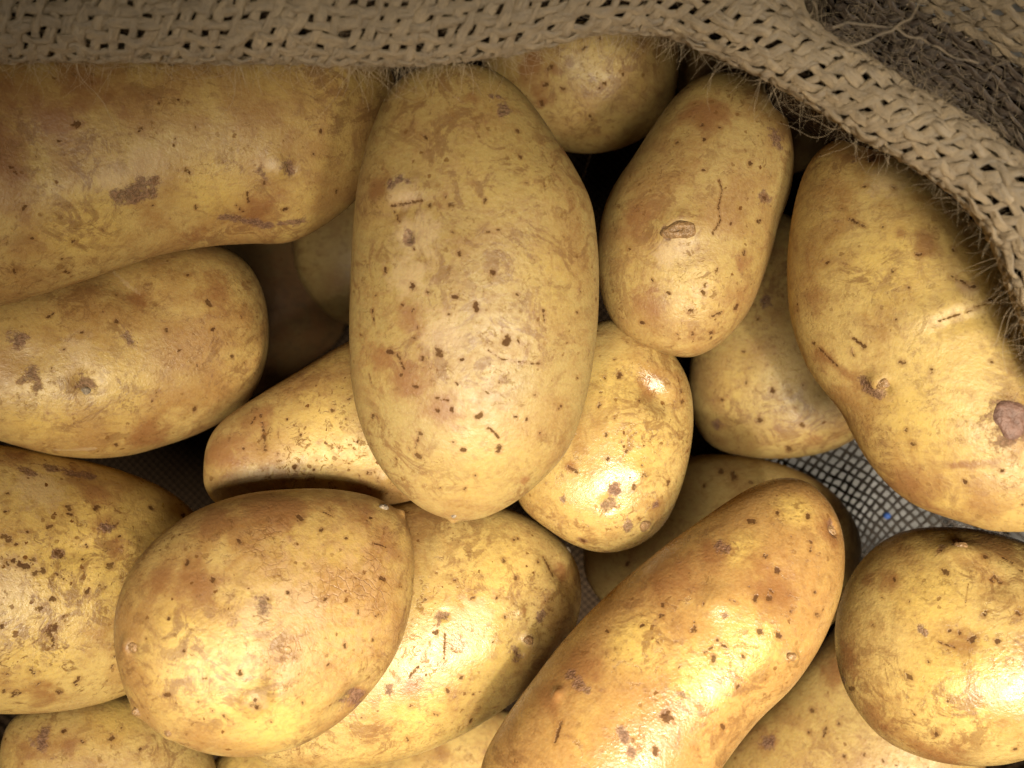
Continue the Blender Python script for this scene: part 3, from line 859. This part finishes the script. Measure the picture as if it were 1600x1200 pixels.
add('D', [(700, 102), (652, 109), (612, 140), (583, 198), (563, 268), (553, 345), (548, 430), (547, 520), (553, 610), (575, 690), (612, 750), (660, 793), (710, 811), (755, 808), (805, 783), (850, 745), (890, 695), (915, 620), (930, 525), (935, 430), (931, 365), (922, 315), (897, 264), (866, 214), (834, 167), (800, 130), (755, 106)],
    19.6, 'large oval potato standing upright in the middle of the heap, matt and lightly freckled', thick=0.66, warm=0.12, specks=0.35, dull=0.70, seed=5, tilt=(0.00, 0.03), n_len=320, n_ring=250, lump=0.06,
    d=[(663,214,5),(813,247,4),(822,287,6),(847,293,2.5),(810,205,3.5),(803,330,5),(704,319,5),(695,307,4),(669,319,6),(757,313,3),(708,363,5),(762,362,3),(779,358,3),(882,371,5),(834,404,6),(719,396,4),(601,422,4),(683,289,2.5),(770,427,5),(807,461,6.5),(744,479,6.5),(701,492,4),(644,447,5),(669,457,4),(629,476,3.5),(710,465,4),(588,462,5),(646,388,2.5),(899,488,4),(792,533,7),(822,541,6.5),(810,534,3.5),(646,528,5),(609,549,6),(661,560,4.5),(686,551,6),(722,562,4),(627,586,5),(839,569,4),(761,613,4.5),(836,616,4),(873,636,4),(749,649,5),(762,667,4),(706,639,3.5),(684,641,4),(657,676,6),(822,654,3),(779,700,4.5),(654,711,6),(724,702,3.5),(709,689,3),(742,741,3.5),(727,763,3),(688,761,2.5),(777,737,3),(620,715,3),(645,485,3),(653,512,3),(784,515,2.5),(850,536,3),(885,535,2.5),(906,455,2.5),(650,603,4),(714,599,2.5),(805,650,3),(640,700,3),(583,650,4),(591,651,4),(900,590,4),(565,525,3),(930,470,3),(780,595,3),(842,675,3)],
    s=[(612,323,656,311,3.5),(615,327,624,346,3),(762,548,783,560,2.0),(783,560,812,565,2.0),(812,565,838,567,2.5),(579,585,582,602,2.5),(845,485,849,502,3),(583,485,584,505,3),(657,678,650,700,3),(766,668,778,682,2.5),(622,555,630,575,4),(683,620,700,625,3)],
    p=[(638,362,637,376,7),(790,170,788,174,8),(612,288,5),(624,279,5),(638,282,6),(766,150,4),(779,150,4)],
    w=[(625,300,28),(650,370,40),(640,430,36),(690,520,34)], r=[(640,590,42),(600,560,26),(690,640,34),(740,152,12),(590,290,22),(640,490,30),(819,751,10),(885,240,20)],
    l=[(780,280,70),(840,440,60),(740,720,70)], bumps=[(625,305,26,0.9,1.6,0),(634,320,16,-0.7,2.4,8),(637,370,9,-0.8),(690,330,70,-0.8),(708,812,8,0.8),(860,300,60,0.7)])
add('H', [(752, 60), (780, 0), (840, -42), (920, -55), (1005, -25), (1050, 38), (1060, 100), (1050, 160), (1020, 205), (970, 232), (915, 240), (860, 228), (800, 190), (762, 130)],
    26.0, 'roundish potato behind the top of the central one, half hidden by the burlap rim', thick=0.8, warm=0.2, specks=0.3, dull=0.45, seed=31, tilt=(0.05, 0.15), n_len=190, n_ring=150,
    d=[(914,76,5),(944,131,5),(974,116,5),(937,60,4),(924,184,5),(860,105,5),(841,72,4),(936,139,3),(852,133,4),(845,162,5),(880,140,4)], r=[(825,100,30),(845,150,22),(870,110,10)], l=[(940,80,50)], bumps=[(880,80,30,0.8)])
add('I', [(1130, 116), (1185, 130), (1222, 165), (1240, 225), (1238, 290), (1218, 350), (1198, 420), (1172, 482), (1132, 530), (1085, 556), (1035, 551), (985, 530), (948, 485), (934, 420), (940, 350), (957, 300), (990, 250), (1022, 200), (1055, 155), (1090, 125)],
    22.3, 'potato leaning against the right side of the central one, with one raised brown eye', thick=0.74, warm=0.3, specks=0.6, dull=0.40, seed=41, tilt=(0.05, 0.24), n_len=250,
    d=[(1099,268,3),(1163,394,5),(1195,308,8),(1172,255,4),(1097,197,8),(1119,422,3.5),(1004,504,5),(1020,438,3),(1079,485,8),(1081,522,6),(1109,520,7),(1110,528,5),(1118,422,3),(1100,445,4),(1045,459,3),(1058,522,3),(1150,480,5),(1140,350,3),(1185,345,5),(1060,225,4),(1100,220,4),(1125,200,3),(1000,330,3),(985,390,3),(1098,458,4),(1035,510,3)],
    s=[(1124,283,1126,300,2.5),(1127,300,1122,322,2.5),(1122,322,1124,345,2.5),(1124,345,1113,368,3),(1112,493,1128,488,4)], p=[(1216,208,1220,220,11),(1195,308,9),(1040,362,1048,372,5)],
    w=[(1055,390,24),(1040,400,18)], r=[(1150,460,24),(1160,410,24),(1100,180,40),(1000,340,30),(1010,470,30)], l=[(1080,440,60)],
    bumps=[(1062,358,26,1.5,1.4,15),(1062,356,11,-0.9,1.5,15),(1100,430,40,0.8)])
add('J', [(1365, 207), (1425, 222), (1485, 268), (1545, 330), (1600, 420), (1650, 520), (1680, 640), (1670, 760), (1630, 822), (1560, 830), (1500, 815), (1433, 792), (1388, 760), (1353, 718), (1331, 678), (1311, 640), (1271, 590), (1247, 541), (1232, 478), (1232, 400), (1245, 320), (1268, 255), (1310, 220)],
    20.0, 'big smooth yellow potato at the right, half tucked beneath the slanting burlap rim', thick=0.70, warm=0.25, specks=0.14, seed=52, tilt=(-0.02, 0.12), n_len=300, n_ring=230,
    d=[(1293,410,3),(1394,423,6),(1435,398,5),(1487,393,5),(1487,434,6),(1420,450,3),(1456,579,4),(1409,567,6),(1334,554,6),(1349,541,5),(1532,541,5),(1547,566,4),(1467,524,3),(1573,525,4),(1417,671,4),(1427,693,5),(1508,754,5),(1319,328,6),(1381,356,5),(1352,294,5),(1396,297,3.5),(1390,242,7),(1430,268,8),(1362,252,7),(1545,472,4),(1518,451,4),(1506,445,4),(1269,537,5),(1400,500,3),(1500,440,4),(1577,585,4),(1575,618,4),(1565,735,4),(1597,787,4)],
    s=[(1244,476,1245,486,3),(1330,345,1353,356,4),(1466,500,1500,490,2.5),(1510,488,1545,471,2.5),(1332,530,1350,541,3),(1280,545,1308,572,4)],
    p=[(1362,250,8),(1390,240,7),(1574,650,1590,662,24),(1350,600,1372,612,10),(1566,690,1580,680,14)],
    w=[(1510,455,16),(1385,285,30)], r=[(1340,598,20),(1295,565,1330,590,12),(1488,731,1560,719,7),(1440,382,30),(1408,366,12),(1506,451,14),(1300,640,30),(1420,780,60),(1265,470,30),(1280,560,20),(1370,240,25)],
    l=[(1500,560,90),(1400,420,70),(1450,640,70),(1540,420,40)],
    bumps=[(1372,598,16,1.2),(1384,604,9,-1.0,1,90),(1500,478,30,0.9,2.4,18),(1505,497,16,-0.9,3.2,18),(1385,275,36,0.9),(1574,655,30,0.7),(1340,600,34,-0.2),(1540,420,40,1.0),(1500,735,60,-0.8,2.0,6)])
add('K', [(1215, 330), (1290, 380), (1350, 480), (1370, 580), (1355, 660), (1310, 698), (1240, 714), (1165, 713), (1108, 692), (1082, 645), (1078, 580), (1095, 500), (1130, 410), (1165, 350)],
    27.2, 'dim smooth potato just above the open weave, behind the one with a raised eye', thick=0.68, warm=0.12, specks=0.25, dull=0.45, seed=61, n_len=200, n_ring=150,
    d=[(1206,612,5),(1167,597,5),(1255,604,4),(1187,655,5),(1253,662,4),(1233,699,6),(1184,498,5),(1199,569,3),(1130,625,3),(1163,550,4)],
    p=[(1195,470,9),(1120,663,8)], r=[(1125,665,14),(1270,690,20)], l=[(1180,610,50)])
add('L', [(950, 500), (1000, 515), (1050, 550), (1078, 600), (1084, 660), (1076, 720), (1060, 775), (1035, 822), (995, 852), (945, 863), (895, 850), (845, 818), (812, 785), (800, 730), (820, 660), (850, 590), (895, 530)],
    22.7, 'small glossy potato with two glints and dark rot spots, under the central one', thick=0.74, warm=0.18, specks=0.75, dull=0.30, seed=71, tilt=(0.00, 0.05), wet=1.0, n_len=220,
    d=[(950,717,3),(936,632,5),(960,653,4),(1002,626,4),(960,560,3),(947,678,3),(1006,742,5),(1070,626,4),(1000,810,4),(1075,690,3),(911,844,5),(990,762,4),(985,745,3),(1003,728,3),(980,705,3),(968,585,4),(1033,585,3),(1045,755,4),(945,590,3),(970,690,3)],
    s=[(890,729,902,738,5),(1062,590,1068,612,2.5)],
    p=[(948,790,954,786,10),(982,817,980,828,6),(911,844,6),(1025,787,6),(957,762,8),(879,781,4)], r=[(958,766,16),(1025,787,10),(890,730,12),(1020,610,22)], l=[(960,600,50),(1000,700,50)],
    bumps=[(1022,610,26,-2.4,1.7,-40),(1010,823,12,0.9),(950,788,12,-0.8),(1000,740,20,0.6)])
add('M', [(1090, 712), (1160, 714), (1235, 732), (1295, 765), (1335, 815), (1345, 870), (1320, 950), (1250, 1010), (1150, 1035), (1040, 1010), (960, 960), (915, 900), (920, 830), (970, 770), (1030, 730)],
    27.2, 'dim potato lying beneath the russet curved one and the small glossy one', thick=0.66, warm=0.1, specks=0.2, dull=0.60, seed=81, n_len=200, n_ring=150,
    d=[(1146,745,7),(1127,739,6),(1172,756,4),(1069,794,4),(980,880,3),(1100,760,3)])
add('N', [(1215, 750), (1262, 757), (1298, 795), (1316, 850), (1312, 925), (1285, 1000), (1240, 1070), (1180, 1130), (1130, 1195), (1090, 1260), (1040, 1330), (970, 1370), (880, 1365), (800, 1320), (755, 1255), (755, 1190), (785, 1130), (835, 1060), (895, 985), (960, 920), (1030, 862), (1100, 812), (1165, 770)],
    20.0, 'long glossy russet potato, slightly curved, reaching from the lower middle up to the right', thick=0.84, warm=0.75, specks=0.55, seed=93, tilt=(0.02, 0.04), wet=0.85, n_len=300, n_ring=230,
    d=[(1214,805,6),(1259,810,5),(1174,817,6),(1235,841,4.5),(1264,859,4.5),(1264,848,3),(1214,892,6),(1077,897,5),(1205,924,5),(1084,984,4),(1037,943,6),(1034,962,5),(1186,987,6),(1214,992,5),(1161,1026,6),(1283,951,4),(1150,1072,5),(1047,1119,5),(1129,1135,4),(1060,1153,3),(1022,1174,6),(1004,979,4),(1036,945,5),(1040,1121,8),(809,1190,5),(948,987,5),(1029,1003,5),(1002,977,3),(1200,935,5),(1170,915,4),(1180,935,4),(1100,945,3),(1270,925,5),(1275,960,5),(1235,955,4),(1062,1042,4),(1115,1030,4),(1130,1010,5),(1195,870,5),(1120,1000,3),(1195,1062,4)],
    s=[(1141,937,1152,945,3),(1100,1020,1115,1010,3),(880,1130,870,1160,4),(1085,970,1088,985,2.5),(1030,1120,1045,1112,4)],
    p=[(1297,820,1300,830,8),(1124,852,1134,858,7),(1134,962,5),(892,1054,914,1080,6),(1036,1116,6),(968,1140,975,1150,6),(1065,1085,5),(985,1180,6)],
    r=[(1205,915,40),(1180,880,40),(1040,900,60),(1120,860,40),(900,1040,50),(1290,830,30),(860,1090,40)], l=[(1160,860,30),(1170,1010,50),(990,1000,40),(1240,800,30),(1100,1060,50)],
    bumps=[(1238,1024,11,1.3),(1247,1018,8,-0.9),(1120,940,24,0.8),(1300,828,12,-1.2),(875,1086,10,0.9),(1215,905,40,-0.7),(1140,1075,40,0.5)])
add('O', [(430, 768), (520, 766), (590, 780), (632, 812), (647, 870), (641, 950), (620, 1020), (580, 1082), (530, 1130), (470, 1165), (400, 1182), (330, 1177), (262, 1150), (213, 1110), (190, 1050), (183, 980), (200, 910), (240, 852), (298, 806), (360, 780)],
    19.9, 'broad round potato at the lower left with flaky netted skin and a purple bruise', thick=0.68, warm=0.42, specks=0.6, seed=103, tilt=(0.00, 0.02), n_len=280, n_ring=240,
    d=[(375,846,5),(332,907,5),(296,882,4),(267,966,3),(289,1016,4),(321,1059,4),(265,1083,4),(311,1095,4),(463,1029,4),(375,1052,4.5),(502,827,4),(469,810,6),(411,868,5),(540,840,4),(456,999,4),(514,1039,6),(424,1129,4),(334,1110,4),(474,1099,4),(579,808,4),(626,917,4),(598,904,5),(399,1088,3),(395,1096,4),(402,1100,4),(235,1000,3),(510,935,4),(560,955,4),(590,960,4),(585,1000,4),(540,1010,3),(450,925,3),(420,935,4)],
    s=[(505,800,520,806,3),(583,848,602,854,2.5),(350,1118,358,1126,2.5)],
    p=[(412,940,412,950,9),(552,1092,566,1102,14)], w=[(440,930,24),(480,940,30),(400,960,24),(402,1090,20)],
    r=[(430,795,60),(340,815,40),(560,800,50),(560,1095,22),(610,860,30),(255,905,30),(310,915,40)], k=[(480,940,90),(560,990,70),(560,900,70),(440,870,50)],
    l=[(330,1040,75),(290,990,50),(430,1130,60),(360,1100,50)],
    bumps=[(206,1009,15,1.0),(214,1012,9,-0.8),(402,1092,24,2.0),(420,1085,20,-0.8,2,70),(214,1110,12,0.7),(265,1145,14,0.6),(556,1092,26,-1.6,1.8,40),(640,790,10,1)])
add('Q', [(560, 800), (640, 782), (720, 780), (800, 796), (862, 832), (898, 875), (909, 930), (895, 995), (855, 1050), (800, 1098), (720, 1148), (640, 1182), (560, 1202), (480, 1205), (410, 1190), (380, 1130), (400, 1040), (450, 930), (500, 850)],
    23.0, 'greenish yellow shiny potato between the broad round one and the russet curved one', thick=0.66, warm=0.0, specks=0.55, dull=0.30, seed=113, tilt=(-0.08, -0.02), wet=0.6, n_len=240,
    d=[(664,938,4.5),(673,934,3),(804,842,5),(808,903,4.5),(788,874,4),(796,890,3),(641,1104,7),(569,1121,5),(680,1116,5),(764,977,3),(854,941,4),(809,840,4),(845,950,3),(680,990,3),(710,905,3),(738,934,4),(790,965,3),(770,1001,4),(700,1080,4),(640,1060,4),(720,1060,4),(665,1055,3),(637,1155,4),(740,1085,3),(843,876,5),(735,1125,3),(778,935,3)],
    s=[(697,990,694,1029,2.5),(655,1040,640,1055,2.5),(852,868,868,896,4),(675,988,682,985,2)],
    p=[(688,966,696,962,6),(806,1020,814,1026,7),(609,1076,6),(849,966,6)], w=[(826,999,12),(879,851,7),(740,960,30)],
    r=[(882,892,22),(817,955,8),(791,1087,12),(860,1040,30),(640,1080,20),(560,880,30)], l=[(780,880,60),(760,1010,60),(650,1120,40)],
    bumps=[(828,1000,16,1.2),(812,1022,10,-0.8),(875,890,20,-1.1,2,-60),(692,962,7,-0.8),(815,955,10,0.6),(780,1010,40,0.5)])
add('R', [(318, 735), (325, 690), (350, 655), (400, 620), (470, 578), (545, 535), (620, 510), (690, 540), (730, 620), (720, 710), (670, 770), (600, 790), (500, 790), (410, 800), (345, 790), (322, 765)],
    22.9, 'small heavily freckled potato wedged left of the lower central one, pointing left', thick=0.74, warm=0.28, specks=1.0, dull=0.20, seed=121, tilt=(0.12, 0.22), n_len=200, n_ring=160,
    d=[(546,624,3),(435,710,4.5),(520,640,4),(500,690,4),(470,680,3),(530,700,4),(560,690,4),(540,655,3),(450,655,3),(490,735,3),(575,740,4),(460,730,3),(380,700,3)],
    s=[(408,645,410,670,3),(410,670,415,702,4),(397,650,392,660,3)], r=[(350,700,40),(400,650,30),(420,770,40),(560,770,24)], l=[(510,690,60)], bumps=[(408,675,14,-0.9,2.4,90),(600,750,14,0.8)])
add('S', [(-330, 900), (-290, 800), (-190, 730), (-90, 700), (0, 697), (100, 714), (200, 740), (285, 785), (330, 855), (325, 950), (275, 1030), (205, 1080), (115, 1108), (20, 1116), (-90, 1110), (-210, 1080), (-300, 1010)],
    21.7, 'large pale potato in the bottom left corner covered with black and brown specks', thick=0.70, warm=0.02, specks=1.0, seed=133, tilt=(0.08, 0.00), wet=0.6, n_len=280, n_ring=210,
    d=[(81,986,10),(101,967,6),(62,950,6.5),(82,936,5),(4,979,6),(52,1050,8),(58,1070,6),(10,1053,6),(90,862,7),(172,883,6),(39,885,6),(22,875,8),(12,880,6),(91,1080,5),(122,1061,5),(178,1024,4.5),(137,924,4.5),(199,851,4),(77,823,5),(44,830,5),(107,793,6),(150,795,6),(237,795,4),(13,772,6),(17,842,6),(216,844,6),(232,862,4),(285,806,5),(5,838,5),(25,850,4),(97,868,4),(52,873,5),(65,880,4),(53,895,4),(30,880,5),(135,852,3),(186,840,3),(68,892,4),(118,1068,3),(175,1040,4),(180,1010,4),(22,1085,4),(5,1080,4),(12,785,4),(10,800,4),(108,805,4),(130,875,3)],
    s=[(18,1090,34,1084,3.5),(85,895,100,905,2),(82,1000,84,1010,4),(0,1036,60,1000,1.2)], p=[(163,823,170,827,7),(110,735,140,742,9),(75,728,95,733,7),(88,864,98,868,5),(50,1046,5),(80,986,7),(30,735,50,742,6)],
    w=[(10,905,40),(60,760,40)], r=[(165,823,26),(120,745,34),(20,720,30),(180,850,24),(60,1090,30),(150,770,24)], l=[(120,900,80),(60,1010,60)], bumps=[(122,862,18,-1.0,2,20),(120,738,40,-0.8,2,0),(200,845,20,0.6)])
add('T', [(0, 1190), (15, 1130), (65, 1100), (150, 1082), (250, 1092), (315, 1150), (338, 1215), (310, 1290), (200, 1330), (80, 1310), (15, 1260)],
    23.3, 'potato beneath both the corner one full of black specks and the broad round one', thick=0.74, warm=0.3, specks=0.45, dull=0.10, seed=141, n_len=160, n_ring=130,
    d=[(174,1155,4),(130,1160,3),(100,1145,3),(190,1140,3),(220,1170,3)], p=[(64,1155,12)], r=[(68,1150,24),(40,1180,24),(110,1165,14)], l=[(180,1120,40)])
add('U', [(1480, 822), (1555, 832), (1630, 862), (1700, 920), (1735, 1000), (1715, 1090), (1660, 1160), (1590, 1192), (1520, 1198), (1450, 1187), (1385, 1158), (1340, 1110), (1312, 1050), (1305, 975), (1325, 905), (1365, 855), (1415, 828)],
    20.8, 'round yellow potato at the lower right, smooth with a broad white shine', thick=0.66, warm=0.12, specks=0.2, seed=151, tilt=(-0.05, 0.06), wet=0.8, n_len=250, n_ring=220,
    d=[(1539,957,7),(1360,976,6),(1418,939,5),(1476,892,5),(1550,902,5),(1469,859,6),(1519,999,6),(1499,990,5),(1483,984,4),(1511,1039,6),(1550,1033,5.5),(1449,1034,4),(1419,1057,6),(1480,1095,4),(1463,1148,5),(1587,1173,5),(1432,1165,4),(1330,1076,5),(1393,902,4),(1540,868,4),(1375,932,4),(1560,1002,5),(1597,890,5),(1592,958,4),(1410,1055,4),(1427,1115,3)],
    s=[(1465,1003,1490,1012,2.5),(1569,868,1582,876,4),(1555,898,1563,906,4),(1470,888,1480,895,4),(1512,910,1508,940,1.2)],
    p=[(1438,984,1446,990,6),(1464,862,1472,854,6),(1319,1061,5),(1296,1050,5),(1492,853,1500,850,4)],
    r=[(1385,905,22),(1320,1030,30),(1500,1000,30),(1405,1089,8),(1360,1120,40),(1350,900,20),(1480,1180,50)], l=[(1450,930,60),(1500,1060,80)],
    bumps=[(1500,858,26,1.3,1.5,0),(1480,1000,40,-0.7,1.8,20),(1560,910,24,-0.7)])
add('V', [(1330, 960), (1280, 1010), (1225, 1075), (1160, 1140), (1120, 1200), (1130, 1290), (1220, 1345), (1360, 1345), (1480, 1300), (1540, 1230), (1520, 1130), (1450, 1040), (1390, 980)],
    26.6, 'dim potato low in the gap between the russet curved one and the round shiny one', thick=0.66, warm=0.1, specks=0.35, dull=0.40, seed=161, n_len=190, n_ring=150,
    d=[(1291,1140,5),(1264,1144,4),(1311,1129,5),(1319,1181,4),(1270,1110,4),(1350,1180,4),(1380,1190,4)], p=[(1200,1160,12)], r=[(1300,1050,24),(1205,1160,20)], s=[(1290,1140,1287,1150,3)])
add('W', [(520, 1190), (600, 1150), (700, 1110), (790, 1110), (840, 1170), (840, 1260), (760, 1330), (640, 1340), (550, 1290), (510, 1240)],
    28.0, 'shadowed potato at the bottom edge, below the greenish yellow one', thick=0.66, warm=0.1, seed=171, n_len=120, n_ring=100)
add('X', [(330, 1195), (400, 1150), (480, 1170), (520, 1230), (500, 1310), (420, 1350), (340, 1320), (310, 1250)],
    25.0, 'sliver of a potato on the bottom edge directly under the broad round one', thick=0.7, warm=0.1, seed=172, n_len=110, n_ring=90)
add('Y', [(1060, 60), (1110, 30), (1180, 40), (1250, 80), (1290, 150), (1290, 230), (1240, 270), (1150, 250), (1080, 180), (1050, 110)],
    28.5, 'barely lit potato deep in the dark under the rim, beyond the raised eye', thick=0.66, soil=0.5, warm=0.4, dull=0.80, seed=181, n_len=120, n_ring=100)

# parts that stand out from the skin of single potatoes
def bud(key, x, y, rx, ry, h, ang, sd, ring=0.0, name='bud', mat=None, label=None):
    o, place, c = POT[key]
    pos, nrm = place(x, y)
    b = lumpy_disc(name, mat or BUD, o, pos, nrm, rx * c, ry * c, h, ang, sd, ring)
    if label: b['label'] = label
bud('I', 1062, 358, 25, 15, 0.07, 15, 1, 0.55, 'eye')
bud('N', 1238, 1024, 8, 7, 0.05, 10, 2, 0.2)
bud('N', 1302, 832, 8, 12, 0.04, 20, 3, 0.5, 'eye')
bud('O', 208, 1009, 9, 11, 0.06, 80, 4, 0.3, 'eye')
bud('O', 213, 1112, 8, 9, 0.07, 30, 5, 0.1)
bud('O', 262, 1146, 7, 6, 0.05, 30, 6, 0.1)
bud('O', 600, 792, 10, 7, 0.05, -30, 7, 0.3, 'stem_scar', SCAR)
bud('D', 709, 806, 5, 4, 0.05, 0, 8, 0.0, 'stem_scar', SCAR)
bud('J', 1376, 601, 11, 10, 0.05, 0, 9, 0.3, 'eye')
bud('L', 1010, 824, 10, 9, 0.05, 0, 10, 0.1)
bud('U', 1500, 852, 10, 7, 0.04, 0, 11, 0.3, 'eye')
bud('B', 133, 612, 6, 8, 0.04, 90, 12, 0.2, 'stem_scar', SCAR)
bud('Q', 889, 858, 9, 7, 0.04, -50, 13, 0.2, 'stem_scar', SCAR)
bud('Q', 826, 1000, 8, 7, 0.04, 0, 14, 0.3, 'eye')
bud('J', 1580, 655, 24, 26, 0.035, 30, 15, 0.4, 'torn_skin_patch', BARK)
